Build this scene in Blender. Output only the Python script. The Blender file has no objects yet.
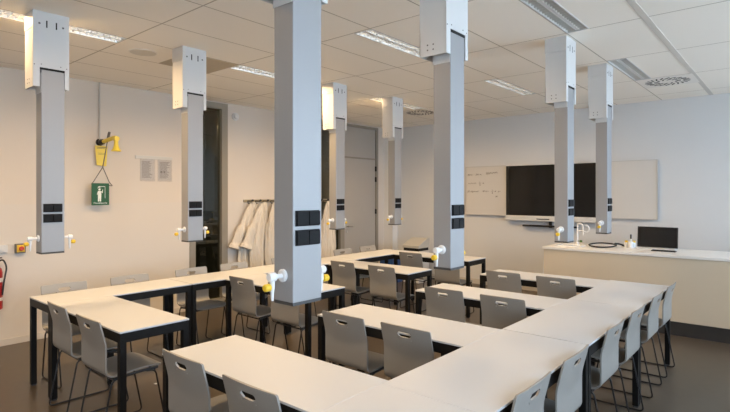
import bpy, bmesh, math, random
from mathutils import Vector, Matrix
random.seed(7)
PI = math.pi
SC = bpy.context.scene
COL = SC.collection

# ------------------------------------------------------------------ materials
def mat(name, color, rough=0.5, metal=0.0, spec=0.5, emit=None, strength=0.0, noise=0.0, nscale=30.0, bump=0.0):
    m = bpy.data.materials.new(name); m.use_nodes = True
    nt = m.node_tree; b = nt.nodes['Principled BSDF']
    b.inputs['Base Color'].default_value = (*color, 1)
    b.inputs['Roughness'].default_value = rough
    b.inputs['Metallic'].default_value = metal
    b.inputs['Specular IOR Level'].default_value = spec
    if emit:
        b.inputs['Emission Color'].default_value = (*emit, 1)
        b.inputs['Emission Strength'].default_value = strength
    if noise or bump:
        tc = nt.nodes.new('ShaderNodeTexCoord'); n = nt.nodes.new('ShaderNodeTexNoise')
        n.inputs['Scale'].default_value = nscale; n.inputs['Detail'].default_value = 4
        nt.links.new(tc.outputs['Object'], n.inputs['Vector'])
        if noise:
            mx = nt.nodes.new('ShaderNodeMix'); mx.data_type = 'RGBA'
            mx.inputs[6].default_value = (*[c * (1 - noise) for c in color], 1)
            mx.inputs[7].default_value = (*[min(1, c * (1 + noise)) for c in color], 1)
            nt.links.new(n.outputs['Fac'], mx.inputs[0]); nt.links.new(mx.outputs[2], b.inputs['Base Color'])
        if bump:
            bp = nt.nodes.new('ShaderNodeBump'); bp.inputs['Strength'].default_value = bump
            bp.inputs['Distance'].default_value = 0.002
            nt.links.new(n.outputs['Fac'], bp.inputs['Height']); nt.links.new(bp.outputs['Normal'], b.inputs['Normal'])
    return m

def two_tone_wall(name, upper, lower, z):
    """painted wall: washable lower coat up to z, matt upper coat"""
    m = mat(name, upper, 0.75, spec=0.3)
    nt = m.node_tree; b = nt.nodes['Principled BSDF']
    tc = nt.nodes.new('ShaderNodeTexCoord'); sx = nt.nodes.new('ShaderNodeSeparateXYZ')
    nt.links.new(tc.outputs['Object'], sx.inputs[0])
    lt = nt.nodes.new('ShaderNodeMath'); lt.operation = 'LESS_THAN'; lt.inputs[1].default_value = z
    nt.links.new(sx.outputs['Z'], lt.inputs[0])
    mx = nt.nodes.new('ShaderNodeMix'); mx.data_type = 'RGBA'
    mx.inputs[6].default_value = (*upper, 1); mx.inputs[7].default_value = (*lower, 1)
    nt.links.new(lt.outputs[0], mx.inputs[0]); nt.links.new(mx.outputs[2], b.inputs['Base Color'])
    return m

def ceiling_mat():
    """mineral tiles 0.6125 x 1.205 m in a painted grid"""
    m = mat('ceiling_tile', (.74, .70, .645), 0.85, spec=0.2)
    nt = m.node_tree; b = nt.nodes['Principled BSDF']; L = nt.links
    tc = nt.nodes.new('ShaderNodeTexCoord'); sx = nt.nodes.new('ShaderNodeSeparateXYZ')
    L.new(tc.outputs['Object'], sx.inputs[0])
    def node(op, a, bval=None):
        n = nt.nodes.new('ShaderNodeMath'); n.operation = op
        for i, v in enumerate((a, bval)):
            if v is None: continue
            if isinstance(v, (int, float)): n.inputs[i].default_value = v
            else: L.new(v, n.inputs[i])
        return n.outputs[0]
    def line(out, off, pitch, half):
        a = node('ADD', out, -off + pitch * 40 + pitch / 2)
        d = node('ABSOLUTE', node('SUBTRACT', node('MODULO', a, pitch), pitch / 2))
        return node('LESS_THAN', d, half)
    lx = line(sx.outputs['X'], -0.92, 0.6125, 0.0055)
    ly = line(sx.outputs['Y'], 2.10, 1.205, 0.006)
    f = node('MAXIMUM', lx, ly)
    no = nt.nodes.new('ShaderNodeTexNoise'); no.inputs['Scale'].default_value = 260; no.inputs['Detail'].default_value = 2
    L.new(tc.outputs['Object'], no.inputs['Vector'])
    m1 = nt.nodes.new('ShaderNodeMix'); m1.data_type = 'RGBA'
    m1.inputs[6].default_value = (.92, .87, .79, 1); m1.inputs[7].default_value = (.97, .92, .84, 1)
    L.new(no.outputs['Fac'], m1.inputs[0])
    m2 = nt.nodes.new('ShaderNodeMix'); m2.data_type = 'RGBA'; m2.inputs[7].default_value = (.50, .45, .38, 1)
    L.new(f, m2.inputs[0]); L.new(m1.outputs[2], m2.inputs[6]); L.new(m2.outputs[2], b.inputs['Base Color'])
    return m

def glass_mat(name, tint, refl=0.12, rough=0.0):
    m = bpy.data.materials.new(name); m.use_nodes = True; nt = m.node_tree
    nt.nodes.remove(nt.nodes['Principled BSDF']); out = nt.nodes['Material Output']
    t = nt.nodes.new('ShaderNodeBsdfTransparent'); t.inputs[0].default_value = (*tint, 1)
    g = nt.nodes.new('ShaderNodeBsdfGlossy'); g.inputs['Roughness'].default_value = rough
    fr = nt.nodes.new('ShaderNodeLayerWeight'); fr.inputs[0].default_value = 0.25
    mp = nt.nodes.new('ShaderNodeMapRange'); mp.inputs[3].default_value = refl; mp.inputs[4].default_value = 0.9
    nt.links.new(fr.outputs['Facing'], mp.inputs[0])
    pw = nt.nodes.new('ShaderNodeMath'); pw.operation = 'POWER'; pw.inputs[1].default_value = 1.3
    nt.links.new(mp.outputs[0], pw.inputs[0])
    mx = nt.nodes.new('ShaderNodeMixShader')
    nt.links.new(pw.outputs[0], mx.inputs[0]); nt.links.new(t.outputs[0], mx.inputs[1]); nt.links.new(g.outputs[0], mx.inputs[2])
    nt.links.new(mx.outputs[0], out.inputs[0])
    return m

M = dict(
    wall_l=two_tone_wall('wall_paint_left', (.675, .615, .55), (.665, .62, .57), 1.555),
    wall_b=mat('wall_paint_back', (.695, .70, .705), .75, spec=.3, noise=.015, nscale=3),
    wall_w=mat('wall_paint_white', (.78, .775, .765), .7, spec=.3),
    floor=mat('linoleum_floor', (.082, .064, .047), .33, spec=.45, noise=.13, nscale=14),
    ceil=ceiling_mat(),
    grid=mat('ceiling_grid_band', (.66, .62, .565), .6),
    tile_dark=mat('ceiling_panel_dark', (.50, .43, .33), .8),
    ptop=mat('table_laminate', (.56, .575, .60), .38, spec=.4, noise=.01, nscale=90),
    black=mat('black_steel', (.008, .0075, .007), .5, spec=.22),
    shell=mat('chair_laminate', (.31, .295, .27), .42, spec=.45, noise=.02, nscale=60),
    rod=mat('chair_rod_black', (.014, .014, .015), .35, spec=.5),
    alu=mat('anodised_aluminium', (.345, .345, .35), .42, metal=.2, noise=.02, nscale=120),
    white=mat('white_powder_coat', (.66, .66, .655), .4),
    lowcap=mat('dark_end_cap', (.06, .06, .06), .6),
    gap=mat('dark_gap', (.012, .012, .012), .8),
    screw=mat('zinc_screw', (.16, .155, .15), .4, metal=.6),
    socket=mat('black_socket_plastic', (.008, .008, .009), .6, spec=.2),
    tapw=mat('white_tap_enamel', (.80, .81, .82), .25),
    yellow=mat('yellow_plastic', (.80, .52, .03), .4),
    yellow2=mat('yellow_enamel', (.78, .60, .06), .35),
    grey_frame=mat('grey_painted_frame', (.27, .245, .205), .5),
    door=mat('grey_door_paint', (.40, .375, .345), .5, noise=.01, nscale=5),
    steel=mat('brushed_steel', (.55, .55, .54), .35, metal=.9),
    glass=glass_mat('tinted_glass', (.56, .56, .48), .05),
    clear=glass_mat('window_glass', (.97, .98, .98), .02),
    sleeve=glass_mat('clear_plastic', (.95, .945, .94), .0, .35),
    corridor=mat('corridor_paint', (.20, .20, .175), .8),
    corridor_f=mat('corridor_floor', (.10, .095, .085), .4),
    coat=mat('lab_coat_cotton', (.70, .64, .555), .9, spec=.15, noise=.03, nscale=200, bump=.2),
    brass=mat('rail_wood', (.36, .30, .19), .5),
    hook=mat('black_hook', (.02, .02, .02), .4),
    green=mat('safety_green', (.004, .085, .028), .5),
    signw=mat('sign_white', (.80, .84, .80), .5),
    paper=mat('paper', (.62, .585, .55), .8),
    ink=mat('ink_grey', (.25, .22, .20), .8),
    marker=mat('marker_ink', (.16, .13, .11), .7),
    red=mat('extinguisher_red', (.33, .012, .015), .3),
    label=mat('extinguisher_label', (.72, .68, .66), .5),
    board=mat('whiteboard_enamel', (.66, .64, .61), .28),
    boardf=mat('board_frame', (.58, .57, .55), .4, metal=.3),
    screen=mat('screen_glass', (.010, .009, .008), .12, spec=.35),
    bezel=mat('screen_bezel', (.012, .012, .013), .3),
    silver=mat('silver_trim', (.70, .70, .69), .35, metal=.2),
    desk=mat('desk_laminate', (.64, .545, .41), .5, noise=.01, nscale=40),
    worktop=mat('desk_worktop', (.80, .78, .75), .35),
    plinth=mat('dark_plinth', (.034, .031, .029), .5),
    ceramic=mat('white_ceramic', (.84, .84, .83), .2),
    monitor=mat('monitor_black', (.008, .008, .009), .22),
    binw=mat('bin_body_white', (.62, .61, .60), .5),
    binlid=mat('bin_lid_cream', (.52, .50, .455), .5),
    blue=mat('blue_plastic', (.02, .07, .22), .45),
    skirting=mat('pale_skirting', (.60, .565, .52), .5),
    louvre=mat('louvre_metal', (.88, .88, .87), .22, metal=.6),
    louvre_off=mat('louvre_metal_off', (.66, .65, .62), .3, metal=.5),
    tube=mat('lamp_tube', (.9, .9, .88), .4, emit=(1.0, .90, .74), strength=3.5),
    tube_off=mat('lamp_tube_off', (.75, .75, .74), .3),
    vent=mat('vent_plate', (.86, .82, .76), .6),
    ventd=mat('vent_slot', (.02, .019, .018), .8),
    ground=mat('outdoor_ground', (.82, .81, .78), .9),
    speck=mat('paper_scrap', (.75, .73, .70), .8),
    cable=mat('black_cable', (.015, .015, .015), .5),
    gdot=mat('green_handle', (.05, .14, .03), .4),
    bandline=mat('band_label', (.80, .80, .79), .5),
)

def fold_bump(m):
    nt = m.node_tree; b = nt.nodes['Principled BSDF']
    tc = nt.nodes.new('ShaderNodeTexCoord'); mp = nt.nodes.new('ShaderNodeMapping'); n = nt.nodes.new('ShaderNodeTexNoise'); bp = nt.nodes.new('ShaderNodeBump')
    mp.inputs['Scale'].default_value = (26, 26, 4.0); n.inputs['Scale'].default_value = 1.0; n.inputs['Detail'].default_value = 3
    bp.inputs['Strength'].default_value = 1.0; bp.inputs['Distance'].default_value = .035
    for i, o in ((tc.outputs['Object'], mp.inputs['Vector']), (mp.outputs[0], n.inputs['Vector']), (n.outputs['Fac'], bp.inputs['Height']), (bp.outputs[0], b.inputs['Normal'])): nt.links.new(i, o)
fold_bump(M['coat'])

# ------------------------------------------------------------------ mesh helpers
def box(bm, lo, hi, bev=0.0):
    x0, y0, z0 = lo; x1, y1, z1 = hi
    v = [bm.verts.new(p) for p in ((x0, y0, z0), (x1, y0, z0), (x1, y1, z0), (x0, y1, z0), (x0, y0, z1), (x1, y0, z1), (x1, y1, z1), (x0, y1, z1))]
    fs = [bm.faces.new([v[i] for i in q]) for q in ((3, 2, 1, 0), (4, 5, 6, 7), (0, 1, 5, 4), (1, 2, 6, 5), (2, 3, 7, 6), (3, 0, 4, 7))]
    if bev:
        es = list({e for f in fs for e in f.edges})
        bmesh.ops.bevel(bm, geom=es, offset=bev, segments=2, profile=.5, affect='EDGES')

def frame_of(d):
    d = d.normalized(); a = Vector((0, 0, 1)) if abs(d.z) < .9 else Vector((1, 0, 0))
    u = d.cross(a).normalized(); return u, d.cross(u).normalized()

def tube(bm, pts, r, n=8, cap=True):
    pts = [Vector(p) for p in pts]; rs = r if isinstance(r, (list, tuple)) else [r] * len(pts)
    rings = []; u = None
    for i, p in enumerate(pts):
        a = pts[max(i - 1, 0)]; c = pts[min(i + 1, len(pts) - 1)]; d = (c - a).normalized()
        if u is None: u, w = frame_of(d)
        else:
            u = (u - d * u.dot(d)).normalized(); w = d.cross(u).normalized()
        rings.append([bm.verts.new(p + (u * math.cos(2 * PI * k / n) + w * math.sin(2 * PI * k / n)) * rs[i]) for k in range(n)])
    for a, b in zip(rings, rings[1:]):
        for k in range(n): bm.faces.new((a[k], a[(k + 1) % n], b[(k + 1) % n], b[k]))
    if cap:
        bm.faces.new(rings[0][::-1]); bm.faces.new(rings[-1])

def fillet(pts, r, seg=5):
    pts = [Vector(p) for p in pts]; out = [pts[0]]
    for a, b, c in zip(pts, pts[1:], pts[2:]):
        d1 = (a - b); d2 = (c - b); t = min(r, d1.length * .48, d2.length * .48)
        p1 = b + d1.normalized() * t; p2 = b + d2.normalized() * t
        for k in range(seg + 1):
            s = k / seg; out.append(p1 * (1 - s) ** 2 + b * 2 * s * (1 - s) + p2 * s * s)
    out.append(pts[-1]); return out

def lathe(bm, prof, n=24, o=(0, 0, 0), axis='Z'):
    o = Vector(o); rings = []
    def pt(r, h, a):
        c, s = r * math.cos(a), r * math.sin(a)
        return o + Vector({'Z': (c, s, h), 'Y': (c, h, s), 'X': (h, c, s)}[axis])
    for r, h in prof: rings.append([bm.verts.new(pt(max(r, 1e-4), h, 2 * PI * k / n)) for k in range(n)])
    for a, b in zip(rings, rings[1:]):
        for k in range(n): bm.faces.new((a[k], a[(k + 1) % n], b[(k + 1) % n], b[k]))
    bm.faces.new(rings[0][::-1]); bm.faces.new(rings[-1])

def prism(bm, poly, axis, a, b):
    """poly (2-D points) extruded along axis from a to b"""
    def p(q, h):
        return {'X': (h, q[0], q[1]), 'Y': (q[0], h, q[1]), 'Z': (q[0], q[1], h)}[axis]
    v0 = [bm.verts.new(p(q, a)) for q in poly]; v1 = [bm.verts.new(p(q, b)) for q in poly]
    bm.faces.new(v0[::-1]); bm.faces.new(v1); n = len(poly)
    for i in range(n): bm.faces.new((v0[i], v0[(i + 1) % n], v1[(i + 1) % n], v1[i]))

def link(name, bm, m, parent=None, smooth=False, angle=35):
    bmesh.ops.recalc_face_normals(bm, faces=bm.faces)
    if smooth:
        for f in bm.faces: f.smooth = True
        for e in bm.edges:
            if len(e.link_faces) == 2 and e.calc_face_angle(0) > math.radians(angle): e.smooth = False
    me = bpy.data.meshes.new(name); bm.to_mesh(me); bm.free()
    if m is not None: me.materials.append(m)
    o = bpy.data.objects.new(name, me); COL.objects.link(o)
    if parent is not None: o.parent = parent
    return o

def mk(name, m, parent, fn, smooth=False, angle=35):
    bm = bmesh.new(); fn(bm); return link(name, bm, m, parent, smooth, angle)

def boxes(name, m, parent, bl, bev=0.0):
    bm = bmesh.new()
    for lo, hi in bl: box(bm, lo, hi, bev)
    return link(name, bm, m, parent)

def thing(name, label, cat, loc=(0, 0, 0), rz=0, group=None):
    o = bpy.data.objects.new(name, None); COL.objects.link(o); o.empty_display_size = .1
    o.location = loc; o.rotation_euler = (0, 0, rz); return tag(o, label, cat, group)

def tag(o, label, cat, group=None, kind='thing'):
    o['label'] = label; o['category'] = cat; o['kind'] = kind
    if group: o['group'] = group
    return o

def struct(o):
    o['kind'] = 'structure'; return o

def dup(root, loc, rz, label, group=None):
    def cp(o, par):
        c = o.copy(); COL.objects.link(c)
        if par is not None: c.parent = par
        for ch in list(o.children): cp(ch, c)
        return c
    kids = list(root.children)
    r = root.copy(); COL.objects.link(r); r.location = loc; r.rotation_euler = (0, 0, rz); r['label'] = label
    if group: r['group'] = group
    for ch in kids: cp(ch, r)
    return r

# ------------------------------------------------------------------ room shell
XL, XR, YN, YB, ZC = -6.66, 1.75, -3.6, 8.6, 3.07
struct(boxes('floor', M['floor'], None, [((-9.0, YN - .2, -.1), (XR + .25, YB + .2, 0))]))

LUM = []   # (x0,x1,y0,y1,lit)
for y0, y1 in ((0.905, 2.095), (3.315, 4.505), (5.725, 6.915), (-1.505, -.315)):  # last row is added behind the camera, unseen, as fill light
    LUM.append((-4.80, -4.605, y0, y1, True))
    LUM.append((-2.945, -2.76, y0, y1, True))
    LUM.append((-1.525, -1.34, y0, y1, y0 < 0))

def ceiling():
    bm = bmesh.new()
    xs = sorted({XL, XR, *[l[0] for l in LUM], *[l[1] for l in LUM]}); ys = sorted({YN, YB, *[l[2] for l in LUM], *[l[3] for l in LUM]})
    for x0, x1 in zip(xs, xs[1:]):
        for y0, y1 in zip(ys, ys[1:]):
            cx, cy = (x0 + x1) / 2, (y0 + y1) / 2
            if any(l[0] < cx < l[1] and l[2] < cy < l[3] for l in LUM): continue
            box(bm, (x0, y0, ZC), (x1, y1, ZC + .02))
    return link('ceiling', bm, M['ceil'])
struct(ceiling())
struct(boxes('ceiling_slab', M['wall_w'], None, [((-9.0, YN - .2, 3.3), (XR + .25, YB + .2, 3.4))]))
struct(boxes('trim_1', M['grid'], None, [((-.945, YN, ZC - .004), (-.895, YB, ZC + .01))]))
struct(boxes('trim_2', M['tile_dark'], None, [((-5.205, 2.705, ZC - .003), (-4.60, 3.30, ZC + .01))]))

W1 = (3.93, 4.566); W2 = (6.52, 8.235); HT = 3.05
T = .14
struct(boxes('wall_left', M['wall_l'], None, [
    ((XL - T, YN, 0), (XL, W1[0], 3.3)), ((XL - T, W1[1], 0), (XL, W2[0], 3.3)), ((XL - T, W2[1], 0), (XL, YB, 3.3)),
    ((XL - T, W1[0], HT), (XL, W1[1], 3.3)), ((XL - T, W2[0], HT), (XL, W2[1], 3.3))]))
struct(boxes('wall_back', M['wall_b'], None, [((-9.0, YB, 0), (XR + .25, YB + .15, 3.3))]))
struct(boxes('wall_near', M['wall_w'], None, [((-9.0, YN - .15, 0), (XR + .25, YN, 3.3))]))
WIN = [(-3.2, -1.2), (-.9, 1.0), (1.3, 3.5), (3.9, 6.1), (6.4, 8.3)]
SILL, HEAD = .85, 2.92
wr = []; edges = [YN] + [e for w in WIN for e in w] + [YB]
for a, b in zip(edges[0::2], edges[1::2]): wr.append(((XR, a, 0), (XR + .25, b, 3.3)))
for a, b in WIN: wr += [((XR, a, 0), (XR + .25, b, SILL)), ((XR, a, HEAD), (XR + .25, b, 3.3))]
struct(boxes('wall_right', M['wall_w'], None, wr))
for i, (a, b) in enumerate(WIN):
    w = struct(boxes('window_%d' % (i + 3), M['grey_frame'], None, [
        ((XR + .08, a, SILL), (XR + .14, a + .05, HEAD)), ((XR + .08, b - .05, SILL), (XR + .14, b, HEAD)),
        ((XR + .08, a + .05, SILL), (XR + .14, b - .05, SILL + .05)), ((XR + .08, a + .05, HEAD - .05), (XR + .14, b - .05, HEAD)),
        ((XR + .08, (a + b) / 2 - .025, SILL + .05), (XR + .14, (a + b) / 2 + .025, HEAD - .05))]))
    boxes('window_pane', M['clear'], w, [((XR + .105, a + .05, SILL + .05), (XR + .111, b - .05, HEAD - .05))])
    boxes('window_sill', M['white'], w, [((XR - .08, a - .02, SILL - .03), (XR + .08, b + .02, SILL))], .006)
# pilaster boxing in the far corner
struct(boxes('wall_pilaster', M['wall_w'], None, [((XL, 8.43, 0), (-6.42, YB, ZC))]))
# corridor behind the left wall
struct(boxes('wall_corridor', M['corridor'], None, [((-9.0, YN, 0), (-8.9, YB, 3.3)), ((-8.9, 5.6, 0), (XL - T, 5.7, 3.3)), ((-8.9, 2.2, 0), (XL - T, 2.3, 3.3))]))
struct(boxes('baseboard_left', M['skirting'], None, [
    ((XL, YN, 0), (XL + .012, W1[0], .07)), ((XL, W1[1], 0), (XL + .012, W2[0], .07)), ((XL, W2[1], 0), (XL + .012, 8.43, .07))]))
struct(boxes('baseboard_back', M['skirting'], None, [((-6.42, YB - .014, 0), (XR, YB, .09))]))

for yy, e in ((3.9, 11.0), (6.9, 7.0)):  # added unseen fill lamps that brighten the corridor behind the dark glass
    ld = bpy.data.lights.new('corridor_fill_light', 'AREA'); ld.size = .5; ld.energy = e; ld.color = (1, .86, .66)
    lo = bpy.data.objects.new('corridor_fill_light', ld); COL.objects.link(lo); lo.location = (-7.9, yy, 3.2)
# full-height glazed panel in the left wall
def glazed(name, y0, y1, stile_l, stile_r):
    w = struct(boxes(name, M['grey_frame'], None, [
        ((XL - .10, y0, 0), (XL + .015, y0 + stile_l, HT)), ((XL - .10, y1 - stile_r, 0), (XL + .015, y1, HT)),
        ((XL - .10, y0 + stile_l, HT - .09), (XL + .015, y1 - stile_r, HT)), ((XL - .10, y0 + stile_l, 0), (XL + .015, y1 - stile_r, .10))]))
    boxes('window_pane', M['glass'], w, [((XL - .05, y0 + stile_l, .10), (XL - .042, y1 - stile_r, HT - .09))])
    return w
glazed('window_1', W1[0], W1[1], .09, .105)
glazed('window_2', W2[0], 7.17, .06, .08)
# grey door with transom panel
d = struct(boxes('door_1', M['grey_frame'], None, [
    ((XL - .10, 7.17, 0), (XL + .015, 7.20, HT)), ((XL - .10, 8.165, 0), (XL + .015, 8.235, HT)),
    ((XL - .10, 7.20, HT - .05), (XL + .015, 8.165, HT)), ((XL - .10, 7.20, 2.385), (XL + .004, 8.165, 2.41))]))
boxes('door_leaf', M['door'], d, [((XL - .05, 7.205, .01), (XL - .005, 8.16, 2.383))])
boxes('transom_panel', M['door'], d, [((XL - .05, 7.205, 2.412), (XL - .005, 8.16, HT - .052))])
def handle(bm):
    lathe(bm, [(.026, 0), (.026, .008)], 16, (XL - .006, 7.29, 1.05), 'X')
    tube(bm, fillet([(XL, 7.29, 1.05), (XL + .05, 7.29, 1.05), (XL + .05, 7.42, 1.05)], .02), .009, 8)
    lathe(bm, [(.024, 0), (.024, .008)], 16, (XL - .006, 7.29, .95), 'X')
mk('door_handle', M['steel'], d, handle, True)
for z in (.25, 1.32, 1.98, 2.2):
    boxes('hinge', M['black'], d, [((XL - .01, 8.15, z - .05), (XL + .02, 8.175, z + .05))])

# ------------------------------------------------------------------ luminaires
def luminaire(i, x0, x1, y0, y1, lit, label):
    LAMP_W = 9.0 if y0 < 0 else (33.0 if x0 < -4 else 22.0)
    t = thing('ceiling_luminaire', label, 'ceiling light', ((x0 + x1) / 2, (y0 + y1) / 2, ZC), 0, 'recessed ceiling luminaires')
    w, l = (x1 - x0) / 2, (y1 - y0) / 2; h = .075
    boxes('housing', M['white'], t, [((-w, -l, h), (w, l, h + .005)), ((-w, -l, -.004), (-w + .008, l, h)), ((w - .008, -l, -.004), (w, l, h)),
          ((-w, -l, -.004), (w, -l + .008, h)), ((-w, l - .008, -.004), (w, l, h)), ((-.014, -l, .004), (.014, l, h))])
    for s in (-1, 1):
        c = s * (w / 2 + .003); hw = w / 2 - .012
        def lou(bm):
            n = 22
            for k in range(n + 1):
                y = -l + .014 + (2 * l - .028) * k / n
                prism(bm, [(y - .0015, .003), (y + .0015, .003), (y + .009, .040), (y - .009, .040)], 'X', c - hw, c + hw)
            # curved side reflectors
            for q in (-1, 1):
                prism(bm, [(c + q * hw, .002), (c + q * (hw + .004), .002), (c + q * (hw + .004), .060), (c + q * (hw - .010), .060), (c + q * (hw - .004), .03)], 'Y', -l + .01, l - .01)
        mk('louvre', M['louvre' if lit else 'louvre_off'], t, lou)
        mk('lamp_tube', M['tube' if lit else 'tube_off'], t, lambda bm: tube(bm, [(c, -l + .02, .055), (c, l - .02, .055)], .011, 10), True)
    if lit:
        ld = bpy.data.lights.new('luminaire_light', 'AREA'); ld.shape = 'RECTANGLE'; ld.size = 2 * w - .03; ld.size_y = 2 * l - .04
        ld.energy = LAMP_W; ld.color = (1.0, .66, .32); ld.spread = math.radians(165)
        lo = bpy.data.objects.new('luminaire_light', ld); COL.objects.link(lo); lo.location = ((x0 + x1) / 2, (y0 + y1) / 2, ZC - .006)
LL = ['lit louvred ceiling light beside the nearest pole of the left row', 'lit louvred ceiling light above the first middle table, nearest of the middle row', 'unlit louvred ceiling light above the large near pole, first of the right row',
      'lit louvred ceiling light just behind the second pole of the left row', 'lit two-strip ceiling light in mid ceiling between the large near pole and second big pole', 'unlit bluish louvred ceiling light at top edge in front of the third right pole',
      'small lit ceiling light hidden behind the fourth pole of the left row', 'farthest lit ceiling light of the middle row, seen left of the right poles', 'unlit ceiling light with two grey strips just in front of the right round air vent',
      'added unseen fill light of the left row behind the camera', 'added unseen fill light of the middle row behind the camera', 'added unseen fill light of the right row behind the camera']
for i, L_ in enumerate(LUM): luminaire(i, *L_, LL[i])

# ceiling vents (swirl diffusers) and loudspeaker
def vent(cx, cy, label):
    t = thing('ceiling_vent', label, 'ceiling vent', (cx, cy, ZC), 0, 'swirl air vents in the ceiling')
    boxes('vent_plate', M['vent'], t, [((-.30, -.30, -.005), (.30, .30, .004))])
    def sl(bm):
        for ring, (r, n, ln, wd) in enumerate(((.205, 22, .085, .017), (.12, 12, .06, .016))):
            for k in range(n):
                a = 2 * PI * k / n + ring * .3; c = Vector((r * math.cos(a), r * math.sin(a), 0)); b = a + .6
                dx = Vector((math.cos(b), math.sin(b), 0)); dy = Vector((-math.sin(b), math.cos(b), 0))
                v = [bm.verts.new(c + dx * p * ln / 2 + dy * q * wd / 2 + Vector((0, 0, z))) for z in (-.0075, -.004) for p, q in ((-1, -1), (1, -1), (1, 1), (-1, 1))]
                for f in ((3, 2, 1, 0), (4, 5, 6, 7), (0, 1, 5, 4), (1, 2, 6, 5), (2, 3, 7, 6), (3, 0, 4, 7)): bm.faces.new([v[j] for j in f])
    mk('slot_ring', M['ventd'], t, sl)
vent(-1.225, 7.22, 'square ceiling vent with dark swirl slots at the right, beyond the unlit light')
vent(-4.90, 7.22, 'square ceiling vent with dark swirl slots near the far left corner')
t = thing('ceiling_speaker', 'round flush loudspeaker in the ceiling between the first two left poles', 'loudspeaker', (-4.92, 2.40, ZC))
mk('speaker_rim', M['vent'], t, lambda bm: lathe(bm, [(.132, .004), (.132, -.004), (.122, -.008), (.120, .0)], 40), True)
mk('speaker_grille', mat('speaker_mesh', (.70, .66, .58), .7), t, lambda bm: lathe(bm, [(.12, .002), (.12, -.006), (.05, -.0075)], 40), True)

# ------------------------------------------------------------------ tables
TH = .772
def make_table(label, TL=1.268, TW=.4915):
    t = thing('student_table', label, 'table', (0, 0, 0), 0, 'white student tables with black frames')
    a, b = TL / 2, TW / 2
    boxes('tabletop', M['ptop'], t, [((-a, -b, TH - .012), (a, b, TH))], .002)
    z0, z1 = TH - .075, TH - .0125; e = .002
    boxes('apron', M['black'], t, [((-a + .04, -b + e, z0), (a - .04, -b + .03, z1)), ((-a + .04, b - .03, z0), (a - .04, b - e, z1)),
                                   ((-a + e, -b + .04, z0), (-a + .03, b - .04, z1)), ((a - .03, -b + .04, z0), (a - e, b - .04, z1))])
    for sx in (-1, 1):
        for sy in (-1, 1):
            x0, x1 = sorted((sx * (a - e), sx * (a - .045))); y0, y1 = sorted((sy * (b - e), sy * (b - .045)))
            lg = boxes('leg', M['black'], t, [((x0, y0, .012), (x1, y1, z1))], .003)
            boxes('foot_cap', M['lowcap'], lg, [((x0 + .004, y0 + .004, 0), (x1 - .004, y1 - .004, .0121))])
    return t
TBL = [
    (-4.856, 2.111, 1, 'white table along the left wall, nearest to the camera of that run'),
    (-4.856, 3.387, 1, 'second white table from the camera along the left wall, before the glazed panel'),
    (-4.871, 4.663, 1, 'third white table along the left wall, in front of the hanging lab coats'),
    (-4.892, 5.939, 1, 'farthest white table of the left wall run, in front of the grey door'),
    (-3.969, 1.720, 0, 'white side table at far left with two grey chairs tucked at its near edge'),
    (-3.969, 3.378, 0, 'white side table reaching behind the large near pole, second from the left front'),
    (-3.969, 4.915, 0, 'white side table at centre between the large near pole and second big pole'),
    (-4.0, 6.355, 0, 'farthest white side table, in front of the pale bin with sloping lid'),
    (-2.106, 1.681, 0, 'white table at the bottom of the photo, nearest of the four middle rows'),
    (-2.106, 2.895, 0, 'second middle white table, below the tap of the large near pole'),
    (-2.106, 4.163, 0, 'third middle white table, just right of the second big pole'),
    (-2.106, 5.426, 0, 'farthest middle white table, in front of the teacher desk'),
    (-1.216, 1.240, 1, 'white table at the bottom edge of the photo, nearest of the right-hand run'),
    (-1.216, 2.514, 1, 'white table of the right-hand run with the two nearest blue-lit chairs'),
    (-1.216, 3.796, 1, 'third white table of the right-hand run, beyond the visible black seam'),
    (-1.216, 5.074, 1, 'farthest white table of the right-hand run, nearest to the teacher desk'),
]
PROTO = {}
for x, y, r, lab in TBL:
    size = (1.229, .4915) if abs(x + 2.106) < .01 else (1.273, .550) if abs(x + 1.216) < .01 else (1.268, .4915)
    if size not in PROTO:
        PROTO[size] = make_table(lab, *size); PROTO[size].location = (x, y, 0); PROTO[size].rotation_euler = (0, 0, PI / 2 * r)
    else: dup(PROTO[size], (x, y, 0), PI / 2 * r, lab)

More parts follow.
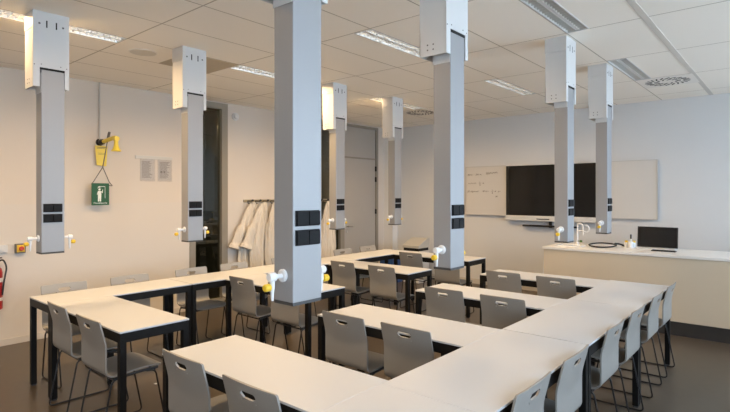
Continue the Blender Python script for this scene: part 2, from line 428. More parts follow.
# ------------------------------------------------------------------ chairs
def shell_mesh(bm):
    HW = .196
    us = [0, .018, .036, .047, .055, .075, .10, .13, .16, .18, HW]
    us = sorted({-u for u in us} | set(us))
    zs = [.830, .828, .823, .816, .806, .792, .7855, .7765, .7665, .758, .745, .72, .695, .67, .645, .62, .595, .57, .545, .52, .50]
    rows = [('b', z) for z in zs] + [('a', k / 7) for k in range(1, 8)] + [('s', y) for y in (-.11, -.07, -.03, .01, .05, .09, .13, .16, .185, .20, .212)]
    sl_t, sl_b, slc = .792, .758, .7765
    def sp(x, k=.018): return k * math.log(1 + math.exp(x / k)) if x / k < 30 else x
    def pos(kind, q, u):
        un = u / HW
        if kind == 'b':
            z = q; s = .83 - z
            if s < .014: u *= (HW - .014 + math.sqrt(max(0, .014 ** 2 - (.014 - s) ** 2))) / HW
            if abs(abs(u) - .055) < 1e-6 and sl_b - 1e-6 <= z <= sl_t + 1e-6:
                dz = abs(z - slc) / (sl_t - slc); u = math.copysign(.055 - (.014 if z > slc else .020) * dz ** 2, u)
            z0 = .618 + .050 * un * un
            return (u, -.195 - .25 * sp(z - z0, .010), z)
        if kind == 'a':
            a = q * PI / 2; r = .055
            return (u, -.195 + r - r * math.cos(a), .50 - r * math.sin(a))
        y = q; z = .445 + .012 * max(0, min(1, (y + .11) / .15)) - .006 * (1 - un * un) * math.exp(-((y - .02) / .1) ** 2)
        if y > .13: z -= 3.2 * (y - .13) ** 2
        s = .212 - y
        if s < .06: u *= (HW - .06 + math.sqrt(max(0, .06 ** 2 - (.06 - s) ** 2))) / HW
        return (u, y, z)
    V = [[bm.verts.new(pos(k, q, u)) for u in us] for k, q in rows]
    for i in range(len(rows) - 1):
        for j in range(len(us) - 1):
            if rows[i][0] == 'b' and rows[i + 1][0] == 'b' and rows[i][1] <= sl_t + 1e-6 and rows[i + 1][1] >= sl_b - 1e-6 and us[j] >= -.055 - 1e-6 and us[j + 1] <= .055 + 1e-6: continue
            bm.faces.new((V[i][j], V[i][j + 1], V[i + 1][j + 1], V[i + 1][j]))
    loose = [v for v in bm.verts if not v.link_faces]
    bmesh.ops.delete(bm, geom=loose, context='VERTS')
    bmesh.ops.recalc_face_normals(bm, faces=bm.faces)
    bmesh.ops.solidify(bm, geom=list(bm.faces), thickness=.010)

def make_chair(label):
    t = thing('school_chair', label, 'chair', (0, 0, 0), 0, 'grey shell chairs on black sled legs')
    mk('seat_shell', M['shell'], t, shell_mesh, True, 50)
    for s in (-1, 1):
        x = s * .183
        pts = [(x, -.10, .425), (x, -.145, .415), (x, -.225, .0065), (x, .235, .0065), (x, .155, .418), (x, .09, .428)]
        mk('sled_leg', M['rod'], t, lambda bm: tube(bm, fillet(pts, .035), .0062, 8), True)
        mk('seat_rail', M['rod'], t, lambda bm: tube(bm, fillet([(x * .97, -.135, .426), (x * .97, .05, .434), (x * .97, .175, .434)], .03), .0095, 8), True)
    for y, z in ((-.13, .419), (.15, .424)):
        mk('crossbar', M['rod'], t, lambda bm: tube(bm, [(-.183, y, z), (.183, y, z)], .0065, 8), True)
    return t
CH = []
def ch(x, y, rz, lab): CH.append((x, y, rz, lab))
# middle rows face +Y
ch(-2.425, 1.615, 0, 'grey chair at the nearest middle table, left of its pair')
ch(-1.840, 1.600, 0, 'grey chair cut by the bottom edge, right of the two at the nearest middle table')
ch(-2.415, 2.820, 0, 'grey chair at the second middle table, just right of the large near pole')
ch(-1.885, 2.835, -.02, 'grey chair in the corner between the second middle table and right-hand run')
ch(-2.395, 4.110, 0, 'grey chair at the third middle table, left of its pair')
ch(-1.835, 4.105, 0, 'grey chair at the third middle table, right of its pair, at inner corner')
ch(-2.425, 5.373, 0, 'grey chair at the farthest middle table, left of its pair')
ch(-1.855, 5.360, 0, 'grey chair at the farthest middle table, right of its pair, before the teacher desk')
# right-hand run faces -X
for y, dx, lab in ((2.205, 0, 'blue-lit grey chair of the right-hand run nearest to the camera, at bottom edge'),
                   (2.775, .0, 'second blue-lit grey chair from the camera in the right-hand run'),
                   (3.540, .0, 'third blue-lit grey chair from the camera in the right-hand run'),
                   (4.150, .0, 'fourth blue-lit grey chair from the camera in the right-hand run'),
                   (4.840, .0, 'fifth blue-lit grey chair of the right-hand run, last but one'),
                   (5.450, .0, 'farthest blue-lit grey chair of the right-hand run, beside the end leg')):
    ch(-1.118 + dx, y, PI / 2, lab)
# side tables face +Y
ch(-4.28, 1.648, -.02, 'grey chair at the far left side table, nearer the wall')
ch(-3.662, 1.632, 0, 'grey chair at the far left side table, nearer the aisle')
ch(-4.265, 3.312, 0, 'grey chair at the second side table, left of the large near pole')
ch(-3.655, 3.325, 0, 'grey chair partly behind the tap end of the large near pole')
ch(-4.32, 4.862, 0, 'grey chair at the third side table, left of its pair')
ch(-3.70, 4.860, 0, 'grey chair at the third side table, right of its pair')
ch(-4.25, 6.225, 0, 'grey chair at the farthest side table, left of the second big pole')
ch(-3.66, 6.225, 0, 'grey chair at the farthest side table, showing below the second big pole')
# along the left wall face +X
for y, x, lab in ((1.805, -5.02, 'cream-lit chair against the left wall nearest to the camera'),
                  (2.420, -5.02, 'cream-lit chair by the left wall, second from the camera, under the two posted sheets'),
                  (3.115, -5.015, 'cream-lit chair by the left wall below the second pole, third from the camera'),
                  (3.690, -5.015, 'cream-lit chair between the glazed panel and the second left wall table'),
                  (4.47, -5.02, 'cream-lit chair in front of the lab coats, half hidden by the large near pole'),
                  (5.715, -5.09, 'cream-lit chair left of two at the far left wall table, by the dark glass'),
                  (6.325, -5.10, 'cream-lit chair right of two at the far left wall table, before the grey door')):
    ch(x, y, -PI / 2, lab)
c0 = make_chair(CH[0][3]); c0.location = (CH[0][0], CH[0][1], 0); c0.rotation_euler = (0, 0, CH[0][2])
for x, y, rz, lab in CH[1:]: dup(c0, (x, y, 0), rz, lab)

# ------------------------------------------------------------------ hanging service poles
def make_pole(label):
    t = thing('hanging_service_pole', label, 'service pole', (0, 0, 0), 0, 'ceiling-hung service poles')
    px, py = .06, .0825
    boxes('pole_body', M['alu'], t, [((-px, -py, 1.215), (px, py - .003, 2.66))], .004)
    boxes('end_cap', M['lowcap'], t, [((-px + .001, -py + .001, 1.203), (px - .001, py - .004, 1.216))])
    boxes('sleeve', M['white'], t, [((-px - .003, -py - .003, 2.447), (-px + .004, py, 2.60)), ((-px - .003, -py - .003, 2.447), (px - .004, -py + .004, 2.60)), ((-px - .003, py - .006, 2.447), (px - .004, py, 2.60))])
    bx = boxes('mounting_box', M['white'], t, [
        ((-.122, -.139, 2.64), (.0615, .107, 2.936)), ((-.125, -.142, 2.940), (.0615, .110, ZC)), ((-.117, -.134, 2.93), (.0615, .102, 2.945)),
        ((-.122, -.139, 2.49), (-.116, .107, 2.64)), ((-.122, -.139, 2.49), (.0615, -.134, 2.64)), ((-.122, .102, 2.49), (.0615, .107, 2.64)),
        ((.0615, -.142, 2.64), (.067, .110, ZC)), ((.0615, -.142, 2.49), (.067, -.0955, 2.64)), ((.0615, .0795, 2.49), (.067, .110, 2.64))])
    boxes('box_slot', M['gap'], bx, [((.0605, -.0955, 2.624), (.0635, .0795, 2.641))])
    def disc(axis, o, r, d):
        return lambda bm: lathe(bm, [(r, 0), (r, d)], 10, o, axis)
    for xx in (-.065, -.025):
        for zz in (2.525, 2.555): mk('screw', M['screw'], bx, disc('Y', (xx, -.1405, zz), .005, .002), True)
    for yy in (-.098, .066): mk('screw', M['screw'], bx, disc('X', (.0665, yy, 2.975), .008, .002), True)
    for yy in (-.048, .019):
        boxes('cable_slot', M['gap'], bx, [((.0665, yy - .005, 2.95), (.0677, yy + .005, 3.005))])
    for yy, zz in ((-.132, 2.656), (-.085, 2.664), (.05, 2.664), (.092, 2.656)): mk('screw', M['screw'], bx, disc('X', (.0665, yy, zz), .004, .002), True)
    for z0, z1 in ((1.527, 1.592), (1.447, 1.512)):
        s = boxes('socket', M['socket'], t, [((px - .001, -.070, z0), (px + .005, .063, z1))], .001)
        for y0, y1 in ((-.068, -.005), (-.002, .061)):
            boxes('socket_cover', M['socket'], s, [((px + .004, y0, z0 + .003), (px + .013, y1, z1 - .003))], .003)
    for sg in (-1, 1):
        f = -py if sg < 0 else py - .003
        def Y(v): return f + sg * v
        tp = mk('tap', M['tapw'], t, lambda bm: (lathe(bm, [(.027, Y(-.001)), (.027, Y(.008)), (.022, Y(.012))], 20, (0, 0, 1.323), 'Y'),
            lathe(bm, [(.012, Y(.008)), (.010, Y(.03)), (.012, Y(.048))], 14, (0, 0, 1.323), 'Y'),
            lathe(bm, [(.014, Y(.044)), (.0185, Y(.046)), (.0185, Y(.072)), (.015, Y(.077))], 18, (0, 0, 1.323), 'Y')), True)
        mk('nozzle', M['tapw'], tp, lambda bm: tube(bm, [(0, Y(.058), 1.310), (0, Y(.058), 1.278), (0, Y(.058), 1.262), (0, Y(.058), 1.228)], [.0105, .010, .0075, .0055], 12), True)
        mk('knob', M['yellow'], tp, lambda bm: (lathe(bm, [(.007, Y(.060)), (.007, Y(.072))], 12, (0, 0, 1.283), 'Y'), lathe(bm, [(.013, Y(.070)), (.0155, Y(.073)), (.0155, Y(.095)), (.012, Y(.099))], 14, (0, 0, 1.283), 'Y')), True)
    return t
PY = [1.36 + .0825, 2.592 + .0825, 4.632 + .0825, 5.855 + .0825]
PL = [('nearest ceiling-hung pole of the left row, above the wall chairs', 'second ceiling-hung pole of the left row, in front of the dark glazed panel',
       'third ceiling-hung pole of the left row, in front of the grey door', 'farthest ceiling-hung pole of the left row, by the far corner'),
      ('large nearest ceiling-hung pole filling the centre left of the photo', 'second big ceiling-hung pole of the right row, just right of centre',
       'third ceiling-hung pole of the right row, hiding the left part of the black screen', 'farthest ceiling-hung pole of the right row, between the black screen and right board')]
LIFT = ((0, .006, .018, .022), (.004, .010, .027, .034))
p0 = None
for r, (X, dys) in enumerate(((-4.48, (0, 0, 0, 0)), (-1.620, (.022, .022, -.005, .01)))):
    for k in range(4):
        loc = (X, PY[k] + dys[k], 0)
        if p0 is None:
            p0 = make_pole(PL[r][k]); p0.location = loc
        else:
            q = dup(p0, loc, 0, PL[r][k])
            for c in q.children:
                if c.name.split('.')[0] in ('pole_body', 'end_cap', 'socket', 'tap'): c.location.z = LIFT[r][k]

# ------------------------------------------------------------------ left wall fittings
# emergency shower
t = thing('safety_shower', 'yellow emergency shower arm on the left wall with pull rod and triangle handle', 'safety shower', (XL, 2.69, 2.32))
mk('supply_pipe', mat('pipe_grey', (.52, .49, .45), .5), t, lambda bm: tube(bm, [(.018, -.005, .745), (.018, -.005, 0)], .010, 8), True)
mk('valve', M['hook'], t, lambda bm: (lathe(bm, [(.045, 0), (.045, .015), (.03, .03), (.034, .06), (.034, .11), (.026, .13)], 18, (0, 0, 0), 'X'),), True)
def arm(bm):
    tube(bm, fillet([(.10, 0, .0), (.46, 0, .03), (.475, 0, -.02), (.475, 0, -.06)], .05), .024, 12)
    lathe(bm, [(.026, -.055), (.028, -.075), (.040, -.11), (.058, -.135), (.055, -.14)], 18, (.475, 0, 0))
    lathe(bm, [(.030, .44), (.030, .50)], 14, (0, 0, .012), 'X')
mk('shower_arm', M['yellow2'], t, arm, True)
def rod(bm):
    tube(bm, [(.275, 0, .09), (.255, 0, .05), (.10, .0, -.315)], .0065, 8)
    tube(bm, [(.29, 0, .105), (.25, 0, .03)], .016, 8)
mk('pull_rod', M['screw'], t, rod, True)
mk('triangle_handle', M['screw'], t, lambda bm: tube(bm, fillet([(.10, 0, -.315), (.085, .085, -.50), (.085, .125, -.545), (.085, -.13, -.53), (.085, -.105, -.50), (.10, 0, -.315)], .012), .0055, 8), True)
mk('instruction_tag', M['yellow2'], t, lambda bm: prism(bm, [(-.065, -.045), (.085, -.045), (.07, -.30), (-.045, -.29)], 'X', .030, .036))
boxes('tag_print', M['hook'], t, [((.036, -.04, -.068), (.0365, .06, -.06)), ((.036, -.045, -.082), (.0365, .055, -.077)), ((.036, -.03, -.14), (.0365, .05, -.137)), ((.036, -.03, -.155), (.0365, .045, -.152))])

def text_mesh(name, body, size, m, parent, loc, rot):
    cu = bpy.data.curves.new(name, 'FONT'); cu.body = body; cu.size = size; cu.align_x = 'CENTER'; cu.extrude = .0008
    tmp = bpy.data.objects.new(name, cu); COL.objects.link(tmp)
    bpy.context.view_layer.update()
    me = bpy.data.meshes.new_from_object(tmp.evaluated_get(bpy.context.evaluated_depsgraph_get()))
    bpy.data.objects.remove(tmp); me.materials.clear(); me.materials.append(m)
    o = bpy.data.objects.new(name, me); COL.objects.link(o); o.parent = parent; o.location = loc; o.rotation_euler = rot
    return o
t = thing('shower_sign', 'green sign with a white shower figure hanging below the yellow emergency shower', 'sign', (XL + .10, 2.662, 1.67))
boxes('sign_plate', M['green'], t, [((-.003, -.104, -.135), (.003, .104, .135))], .001)
def fig(bm):
    x0, x1 = .003, .0042
    lathe(bm, [(.013, x0), (.013, x1)], 14, (0, -.012, .058), 'X')
    prism(bm, [(-.032, .040), (.006, .040), (.010, .0), (.006, -.09), (-.010, -.09), (-.012, -.04), (-.016, -.09), (-.031, -.09), (-.030, .0)], 'X', x0, x1)
    prism(bm, [(.0, .036), (.024, .012), (.030, .06), (.024, .06), (.018, .028), (.004, .04)], 'X', x0, x1)
    prism(bm, [(-.03, .04), (-.042, .0), (-.036, -.01), (-.028, .03)], 'X', x0, x1)
    prism(bm, [(.052, .09), (.056, .09), (.056, -.05), (.052, -.05)], 'X', x0, x1)
    prism(bm, [(-.02, .098), (.056, .098), (.056, .092), (-.02, .092)], 'X', x0, x1)
    prism(bm, [(-.034, .082), (.0, .082), (-.008, .094), (-.026, .094)], 'X', x0, x1)
    for k in range(4):
        y = -.036 + .013 * k; prism(bm, [(y, .078), (y + .002, .078), (y + .002, .070), (y, .070)], 'X', x0, x1)
mk('pictogram', M['signw'], t, fig)
text_mesh('sign_lettering', 'Nooddouche', .030, M['signw'], t, (.0035, -.0, -.118), (PI / 2, 0, PI / 2))

# two posted sheets in clear sleeves
t = thing('sheet_holder', 'clear rail on the left wall holding two printed sheets in plastic sleeves', 'notice', (XL, 3.40, 2.0))
boxes('rail', mat('clear_rail', (.60, .585, .55), .3), t, [((0, -.262, .142), (.012, .262, .186))], .003)
for y in (-.095, .150):
    sh = boxes('printed_sheet', M['paper'], t, [((.004, y - .095, -.14), (.006, y + .095, .138))])
    bl = []
    for k in range(17):
        z = .11 - k * .0135; w = random.uniform(.10, .15)
        bl.append(((.006, y - .075, z - .003), (.0065, y - .075 + w, z + .003)))
    if y > 0: bl += [((.006, y - .06, -.035), (.0066, y - .035, -.015)), ((.006, y - .015, -.035), (.0066, y + .005, -.015))]
    boxes('sheet_text', M['ink'], sh, bl)
    boxes('plastic_sleeve', M['sleeve'], sh, [((.009, y - .105, -.155), (.0095, y + .105, .142))])

t = thing('emergency_stop', 'yellow emergency stop box with a red button on the left wall', 'emergency switch', (XL, 1.832, 1.062))
boxes('switch_case', mat('switch_case_grey', (.14, .13, .10), .5), t, [((0, -.05, -.052), (.045, .05, .052))], .005)
boxes('yellow_plate', M['yellow'], t, [((.044, -.038, -.040), (.050, .038, .040))], .003)
mk('push_button', mat('button_red', (.55, .05, .015), .4), t, lambda bm: lathe(bm, [(.012, .048), (.012, .062), (.024, .064), (.026, .075), (.018, .082)], 18, (0, 0, 0), 'X'), True)

t = thing('wall_switch', 'small white switch box at the left edge above the red extinguisher', 'switch', (XL, 1.655, 1.07))
boxes('case', M['white'], t, [((0, -.06, -.042), (.035, .058, .042))], .005)
boxes('rocker', M['white'], t, [((.034, -.022, -.026), (.040, .022, .026))], .004)

t = thing('fire_extinguisher', 'red fire extinguisher with white label bands at the left edge of the photo', 'fire extinguisher', (XL + .10, 1.570, .425))
mk('cylinder', M['red'], t, lambda bm: lathe(bm, [(.060, 0), (.077, .012), (.077, .40), (.068, .44), (.040, .468), (.028, .475)], 28), True)
for a, b in ((.10, .135), (.30, .345)):
    mk('label_band', M['label'], t, lambda bm: lathe(bm, [(.0772, a), (.0780, a + .001), (.0780, b - .001), (.0772, b)], 28), True)
boxes('label_print', M['red'], t, [((.060, .03, .155), (.0779, .045, .27))])
mk('valve_head', M['hook'], t, lambda bm: (lathe(bm, [(.02, .47), (.022, .50), (.018, .52)], 16), box(bm, (-.015, -.05, .515), (.015, .05, .53)), box(bm, (-.015, -.05, .55), (.015, .07, .562))), True)
mk('hose', M['hook'], t, lambda bm: tube(bm, fillet([(0, .02, .505), (.02, .075, .545), (.05, .105, .46), (.055, .075, .30), (.055, .06, .16)], .06), .009, 8), True)
boxes('wall_bracket', M['hook'], t, [((-.099, -.02, .30), (-.070, .02, .36))])

t = thing('alarm_sounder', 'small white round alarm on the left wall right of the dark glazed panel', 'alarm', (XL, 4.705, 2.875))
mk('sounder_base', M['white'], t, lambda bm: lathe(bm, [(.062, 0), (.062, .02), (.055, .026)], 24, (0, 0, 0), 'X'), True)
mk('sounder_dome', M['white'], t, lambda bm: lathe(bm, [(.042, .024), (.040, .05), (.025, .062)], 24, (0, 0, 0), 'X'), True)

# coat rail and coats
t = thing('coat_rail', 'wooden wall rail with black hooks holding the white lab coats', 'coat rail', (XL, 5.8, 1.565))
boxes('rail', M['brass'], t, [((.0, -.94, -.022), (.022, .94, .022))], .003)
HK = [4.93 + .153 * k for k in range(12)]
for yk in HK:
    def hk(bm):
        y = yk - 5.8
        tube(bm, fillet([(.02, y, .0), (.14, y, -.004), (.15, y, .012)], .02), .009, 8); lathe(bm, [(.010, -.005), (.020, .002), (.020, .018), (.010, .026)], 12, (.15, y, 0))
        tube(bm, fillet([(.02, y, -.012), (.05, y, -.05), (.07, y, -.035)], .02), .006, 8)
    mk('hook', M['hook'], t, hk, True)

def make_coat(seed, label, flare):
    rnd = random.Random(seed)
    t = thing('lab_coat', label, 'lab coat', (0, 0, 0), 0, 'white lab coats on the rail')
    ph = [rnd.uniform(0, 6.28) for _ in range(4)]
    LEN = 1.06
    def body(bm):
        n, m = 96, 30; rings = []; skew = .12 if flare > 2 else 0
        for i in range(m + 1):
            v = i / m; z = -v * LEN
            w = .026 + .125 * min(1, v / .34) ** .75 + .035 * min(1, max(0, v - .3) / .5)
            dp = .012 + .012 * min(1, v / .2)
            ring = []
            for k in range(n):
                a = 2 * PI * k / n; g = min(1, v * 4)
                y = w * math.cos(a) * (1 + .06 * math.sin(4 * v + ph[3]))
                pl = .017 * math.sin(46 * y / (.6 + .4 * v) + ph[0] + 1.6 * v) + .011 * math.sin(83 * y / (.6 + .4 * v) + ph[1] - 2.2 * v)
                ring.append(bm.verts.new((dp * math.sin(a) + pl * g, y - skew * min(1, v * 1.6), z + (.9 * pl * v) + .012 * math.sin(9 * y + ph[2]) * v)))
            rings.append(ring)
        for a, b in zip(rings, rings[1:]):
            for k in range(n): bm.faces.new((a[k], a[(k + 1) % n], b[(k + 1) % n], b[k]))
        bm.faces.new(rings[0][::-1]); bm.faces.new(rings[-1])
    bd = mk('coat_body', M['coat'], t, body, True, 60)
    mk('collar', M['coat'], t, lambda bm: tube(bm, fillet([(.004, -.028, -.012), (.022, -.030, -.07), (.030, 0, -.17), (.022, .030, -.07), (.004, .028, -.012)], .02), .010, 8), True)
    for s in (-1, 1):
        rnd.random()
        if flare > 2 and s < 0: pts = [(.0, -.040, -.03), (.0, -.125, -.18), (.004, -.235, -.42), (.006, -.34, -.64), (.006, -.365, -.71)]
        else: pts = [(.004, s * .050, -.06), (.014, s * .098, -.20), (.018, s * .125, -.44), (.016, s * .128, -.66), (.016, s * .124, -.75)]
        def sv(bm):
            P = fillet(pts, .06, 4); N = len(P)
            rr = [(.034 + .060 * i / N if (flare > 2 and s < 0) else .020) + .012 * (flare > 2) * math.sin(i * .9) + .014 * math.sin(min(1, i / N * 1.6) * PI / 2) + .004 * math.sin(i * 1.9 + ph[2]) for i in range(N)]
            tube(bm, P, rr, 18)
            for q in bm.verts: q.co.x *= .5 if flare > 2 and s < 0 else .8
        mk('sleeve', M['coat'], t, sv, True, 60)
        return t
CL = ['white lab coat at the left end of the rail with a sleeve sticking out', 'second white lab coat from the left end of the rail',
      'third white lab coat from the left on the rail', 'white lab coat on the rail just left of the large near pole',
      'white lab coat at the far end of the rail, right of the large near pole']
protos = []
for i, (yy, lab) in enumerate(zip((5.00, 5.15, 5.30, 5.45, 6.60), CL)):
    k = i % 3
    if i < 3:
        c = make_coat(11 + i, lab, (2.2, 2.1, 1.0)[i]); protos.append(c); c.location = (XL + (.085, .165, .245)[i % 3], yy, 1.548)
    else: dup(protos[2], (XL + (.085, .165, .245)[i % 3], yy, 1.548), 0, lab)

# ------------------------------------------------------------------ back wall: boards and screen
def board(name, label, x0, x1, z0, z1):
    t = thing(name, label, 'whiteboard', ((x0 + x1) / 2, YB, (z0 + z1) / 2)); w, h = (x1 - x0) / 2, (z1 - z0) / 2
    boxes('board_panel', M['board'], t, [((-w + .008, -.05, -h + .008), (w - .008, -.028, h - .008))])
    boxes('board_frame', M['boardf'], t, [((-w, -.056, -h), (-w + .014, -.026, h)), ((w - .014, -.056, -h), (w, -.026, h)), ((-w + .014, -.056, h - .014), (w - .014, -.026, h)), ((-w + .014, -.056, -h), (w - .014, -.026, -h + .014))])
    boxes('wall_bracket', M['boardf'], t, [((-w * .6, -.03, -h * .6), (-w * .5, 0, h * .6)), ((w * .5, -.03, -h * .6), (w * .6, 0, h * .6))])
    return t
bl = board('whiteboard', 'whiteboard wing left of the black screen with faint handwriting', -4.78, -3.955, 1.29, 2.19)
br = board('whiteboard', 'empty whiteboard wing right of the black screen', -2.375, -1.577, 1.29, 2.19)
def scribble(bm, x, z, w, amp, style):
    rnd = random.Random(int(x * 1000) + int(z * 777)); pts = []; n = max(4, int(w / .011))
    for k in range(n + 1):
        u = k / n; s = (k % 2) * 2 - 1
        a = 1.7 * amp * (.45 + .55 * rnd.random()) * (2.0 if rnd.random() < style else 1)
        pts.append((x + u * w + rnd.uniform(-.003, .003), -.0515, z + s * a * .5 + (rnd.uniform(-.5, .5) * amp * .3)))
    tube(bm, fillet(pts, .006, 2), .0022, 5)
def hand(bm):
    for x, z, w, a in ((-.365, .295, .10, .022), (-.195, .300, .06, .03), (-.115, .298, .03, .012), (.015, .318, .055, .034), (.075, .322, .16, .020),
                       (-.355, .135, .03, .012), (-.305, .140, .11, .016), (-.055, .135, .022, .012),
                       (-.37, -.02, .05, .026), (-.31, -.015, .17, .018), (-.06, -.01, .12, .016), (.18, -.012, .03, .014), (.245, -.01, .05, .014), (.20, -.105, .04, .022)):
        scribble(bm, x, z, w, a, .15)
    for x, z in ((-.115, .135), (.135, -.015)):   # one-half fractions
        tube(bm, [(x, -.0515, z + .035), (x + .004, -.0515, z + .012)], .0025, 5); tube(bm, [(x - .018, -.0515, z + .002), (x + .024, -.0515, z + .006)], .0025, 5)
        tube(bm, fillet([(x - .01, -.0515, z - .012), (x + .012, -.0515, z - .012), (x - .008, -.0515, z - .04), (x + .016, -.0515, z - .038)], .008, 3), .0025, 5)
mk('handwriting', M['marker'], bl, hand)

x0, x1 = -3.945, -2.385; t = thing('display_screen', 'large black flat screen with silver trims on the back wall', 'screen', ((x0 + x1) / 2, YB, 1.70)); w = (x1 - x0) / 2
boxes('screen_case', M['bezel'], t, [((-w, -.095, -.40), (w, -.02, .475))], .004)
boxes('screen_glass', M['screen'], t, [((-w + .06, -.098, -.385), (w - .03, -.0945, .465))])
boxes('top_trim', M['silver'], t, [((-w, -.105, .472), (w, -.02, .495))], .003)
boxes('bottom_trim', M['silver'], t, [((-w, -.115, -.485), (w, -.02, -.397))], .006)
boxes('port_strip', M['bezel'], t, [((-.22, -.1165, -.458), (.0, -.1145, -.442))])
boxes('wall_bracket', M['bezel'], t, [((-.3, -.02, -.3), (.3, -.002, .3))])
t = thing('pen_shelf', 'thin black shelf bar on a short bracket below the black screen', 'shelf', (-3.18, YB, 1.135))
boxes('shelf_bar', M['bezel'], t, [((-.46, -.10, -.016), (.46, -.03, .012))], .003)
boxes('shelf_bracket', M['bezel'], t, [((-.025, -.035, -.03), (.025, -.001, .075))])

# ------------------------------------------------------------------ teacher desk
DX0, DX1, DY0, DY1, DH = -2.665, .55, 6.94, 7.80, .95
t = thing('teacher_desk', 'long beige teacher desk with white worktop and dark plinth at right', 'desk', (DX0, DY0, 0))
W_ = DX1 - DX0; D_ = DY1 - DY0
boxes('worktop', M['worktop'], t, [((-.02, -.012, DH - .034), (W_, D_ + .01, DH))], .004)
boxes('front_panel', M['desk'], t, [((.0, .0, .165), (W_ - .01, .02, DH - .035))])
boxes('side_panel', M['desk'], t, [((0, .021, .165), (.02, D_, DH - .035))])
boxes('side_panel', M['desk'], t, [((W_ - .02, .021, .0), (W_ - .001, D_, DH - .035))])
boxes('back_panel', M['desk'], t, [((.021, D_ - .02, .0), (W_ - .021, D_ - .001, DH - .035))])
boxes('plinth', M['plinth'], t, [((.012, .012, 0), (W_ - .021, .03, .164)), ((.012, .031, 0), (.03, D_ - .021, .164))])
# small sink on the desk
t = thing('desk_sink', 'small white sink rim set on the left end of the teacher desk', 'sink', (-2.42, 7.30, DH))
def sink(bm):
    for lo, hi in (((-.17, -.15, .0), (.17, -.13, .010)), ((-.17, .13, .0), (.17, .15, .010)), ((-.17, -.13, .0), (-.15, .13, .010)), ((.15, -.13, .0), (.17, .13, .010)), ((-.15, -.13, .0), (.15, .13, .003))): box(bm, lo, hi)
mk('basin', M['ceramic'], t, sink)
mk('drain', M['steel'], t, lambda bm: lathe(bm, [(.025, .003), (.025, .006)], 16), True)
t = thing('lab_faucet', 'white swan-neck faucet rising behind the third right pole on the teacher desk', 'faucet', (-2.40, 7.52, DH)); t.scale = (.8, .8, .85)
mk('riser', M['tapw'], t, lambda bm: (lathe(bm, [(.032, 0), (.032, .012), (.020, .03), (.014, .05)], 18), tube(bm, [(0, 0, .04), (0, 0, .27)], .013, 12)), True)
mk('spout', M['tapw'], t, lambda bm: tube(bm, fillet([(0, 0, .26), (0, 0, .345), (.055, -.02, .36), (.105, -.035, .33), (.105, -.035, .20)], .05), .011, 12), True)
mk('spout', M['tapw'], t, lambda bm: tube(bm, [(.155 + .055 * math.cos(a), -.04, .275 + .060 * math.sin(a)) for a in [math.radians(q) for q in range(110, -121, -14)]], .010, 10), True)
mk('nozzle', M['tapw'], t, lambda bm: tube(bm, [(.105, -.035, .215), (.105, -.035, .16)], [.015, .009], 10), True)
mk('spout_link', M['tapw'], t, lambda bm: tube(bm, [(.0, 0, .235), (.105, -.035, .235), (.135, -.04, .225)], .010, 10), True)
mk('green_knob', M['gdot'], t, lambda bm: (tube(bm, [(0, 0, .06), (.05, -.01, .06)], .007, 8), lathe(bm, [(.016, .045), (.019, .05), (.019, .08), (.015, .085)], 12, (0, -.01, .06), 'X')), True)

t = thing('cable_coil', 'loop of black cable lying on the teacher desk left of the small bottles', 'cable', (-2.03, 7.40, DH))
def coil(bm):
    P = []
    for k in range(45):
        a = 2 * PI * k / 40; y = .17 * math.sin(a)
        P.append(((.165 + .006 * math.sin(k * .7)) * math.cos(a), y, .011 + .028 * (y + .17) / .34 + .012 * max(0, k - 36) / 8))
    tube(bm, P, .0105, 8)
mk('coil', M['cable'], t, coil, True)
mk('cable_end', M['cable'], t, lambda bm: tube(bm, fillet([(.15, .05, .05), (.18, .10, .045), (.20, .17, .03), (.215, .22, .014)], .04), .013, 8), True)
for (x, y, nm, lab) in ((-1.765, 7.54, 'y', 'small white bottle with yellow cap, left of two on the teacher desk'), (-1.675, 7.56, 'y', 'small white bottle with yellow cap closest to the black monitor')):
    t = thing('small_bottle', lab, 'bottle', (x, y, DH), 0, 'small bottles on the teacher desk')
    mk('bottle_body', M['ceramic'], t, lambda bm: lathe(bm, [(.026, 0), (.028, .006), (.028, .055), (.018, .07)], 18), True)
    mk('bottle_cap', M['yellow'], t, lambda bm: lathe(bm, [(.019, .068), (.019, .092), (.014, .096)], 14), True)
t = thing('pen_cup', 'white cup holding one dark pen between the small bottles', 'pen cup', (-1.70, 7.50, DH))
mk('cup', M['ceramic'], t, lambda bm: lathe(bm, [(.028, 0), (.031, .004), (.032, .085), (.028, .085), (.027, .01)], 20), True)
t = thing('felt_pen', 'dark capped pen standing upright in the white cup on the teacher desk', 'pen', (-1.70, 7.50, DH))
mk('pen_barrel', M['signw'], t, lambda bm: lathe(bm, [(.008, .012), (.009, .02), (.009, .125)], 12), True)
mk('pen_cap', M['hook'], t, lambda bm: lathe(bm, [(.0105, .122), (.0105, .175), (.007, .182)], 12), True)
t = thing('flat_monitor', 'black flat monitor standing low on the teacher desk at right', 'monitor', (-1.407, 7.60, DH), -.01)
def mon(bm):
    box(bm, (-.235, -.012, .018), (.235, .012, .288), .006)
    bmesh.ops.rotate(bm, verts=bm.verts, cent=(0, 0, .02), matrix=Matrix.Rotation(-.10, 3, 'X'))
mk('screen_panel', M['monitor'], t, mon)
def bez(bm):
    for lo, hi in (((-.235, -.014, .018), (.235, -.0115, .03)), ((-.235, -.014, .276), (.235, -.0115, .288)), ((-.235, -.014, .03), (-.222, -.0115, .276)), ((.222, -.014, .03), (.235, -.0115, .276))): box(bm, lo, hi)
    bmesh.ops.rotate(bm, verts=bm.verts, cent=(0, 0, .02), matrix=Matrix.Rotation(-.10, 3, 'X'))
mk('bezel', M['bezel'], t, bez)
boxes('monitor_base', M['silver'], t, [((-.225, -.14, 0), (.225, .05, .018))], .004)
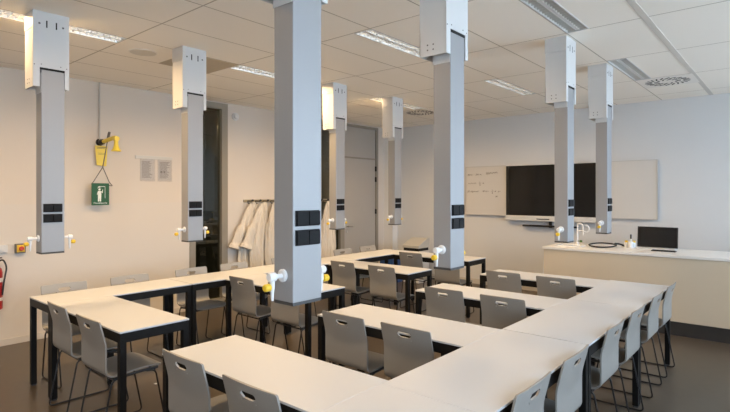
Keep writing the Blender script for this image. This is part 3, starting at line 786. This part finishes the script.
t = thing('slim_keyboard', 'thin dark slab lying in front of the black monitor on the desk', 'keyboard', (-1.28, 7.30, DH), -.02)
boxes('keyboard_body', M['hook'], t, [((-.135, -.045, 0), (.135, .045, .012))], .003)
def keys(bm):
    for r in range(3):
        for c in range(12): box(bm, (-.128 + c * .0215, -.037 + r * .026, .012), (-.110 + c * .0215, -.015 + r * .026, .0145))
mk('key_field', M['socket'], t, keys)

# bins by the back wall
t = thing('waste_bin', 'pale bin with a sloping cream lid and black gap by the back wall', 'bin', (-5.58, 8.05, 0))
boxes('bin_body', M['binw'], t, [((-.18, -.16, 0), (.18, .20, .60))], .008)
boxes('dark_gap', M['gap'], t, [((-.17, -.150, .599), (.17, .19, .66))])
mk('bin_lid', M['binlid'], t, lambda bm: prism(bm, [(-.165, .655), (-.165, .70), (.14, .83), (.20, .83), (.20, .655)], 'X', -.185, .185))
t = thing('waste_bin', 'blue bin glimpsed under the farthest tables near the corner', 'bin', (-5.93, 7.75, 0))
mk('bin_body', M['blue'], t, lambda bm: prism(bm, [(-.15, 0), (.15, 0), (.17, .48), (-.17, .48)], 'X', -.15, .15))
boxes('bin_rim', M['blue'], t, [((-.16, -.18, .47), (.16, .18, .50))], .005)

# paper scraps on the floor
t = boxes('paper_scrap', M['speck'], None, [((-4.305, 2.195, 0.0), (-4.28, 2.215, .006))], .002)
tag(t, 'tiny white paper scrap on the floor under the far left side table', 'scrap')

# ------------------------------------------------------------------ outside and light
struct(boxes('ground_outside', M['ground'], None, [((XR + .3, -40, -3.2), (60, 50, -3.0))]))
wd = bpy.data.worlds.new('overcast_sky'); SC.world = wd; wd.use_nodes = True
bg = wd.node_tree.nodes['Background']; bg.inputs[0].default_value = (.66, .81, 1.0, 1); bg.inputs[1].default_value = 6.5
for a, b in WIN:      # portals only guide sampling of the sky through the four windows
    ld = bpy.data.lights.new('window_portal', 'AREA'); ld.shape = 'RECTANGLE'; ld.size = HEAD - SILL; ld.size_y = b - a
    ld.cycles.is_portal = True
    lo = bpy.data.objects.new('window_portal', ld); COL.objects.link(lo)
    lo.location = (XR + .2, (a + b) / 2, (SILL + HEAD) / 2); lo.rotation_euler = (0, PI / 2, 0)

# ------------------------------------------------------------------ camera (level, 40.4 deg left of the depth axis)
cd = bpy.data.cameras.new('camera'); cam = bpy.data.objects.new('camera', cd); COL.objects.link(cam)
cam.location = (0, 0, 1.66); cam.rotation_euler = (PI / 2, 0, math.radians(40.4))
cd.sensor_width = 36; cd.lens = 508 / 730 * 36; cd.shift_y = -(206 - 195) / 730; cd.clip_start = .05
SC.camera = cam
vs = SC.view_settings; vs.view_transform = 'Standard'; vs.look = 'None'; vs.gamma = 1; vs.use_curve_mapping = False; vs.exposure = 0.3
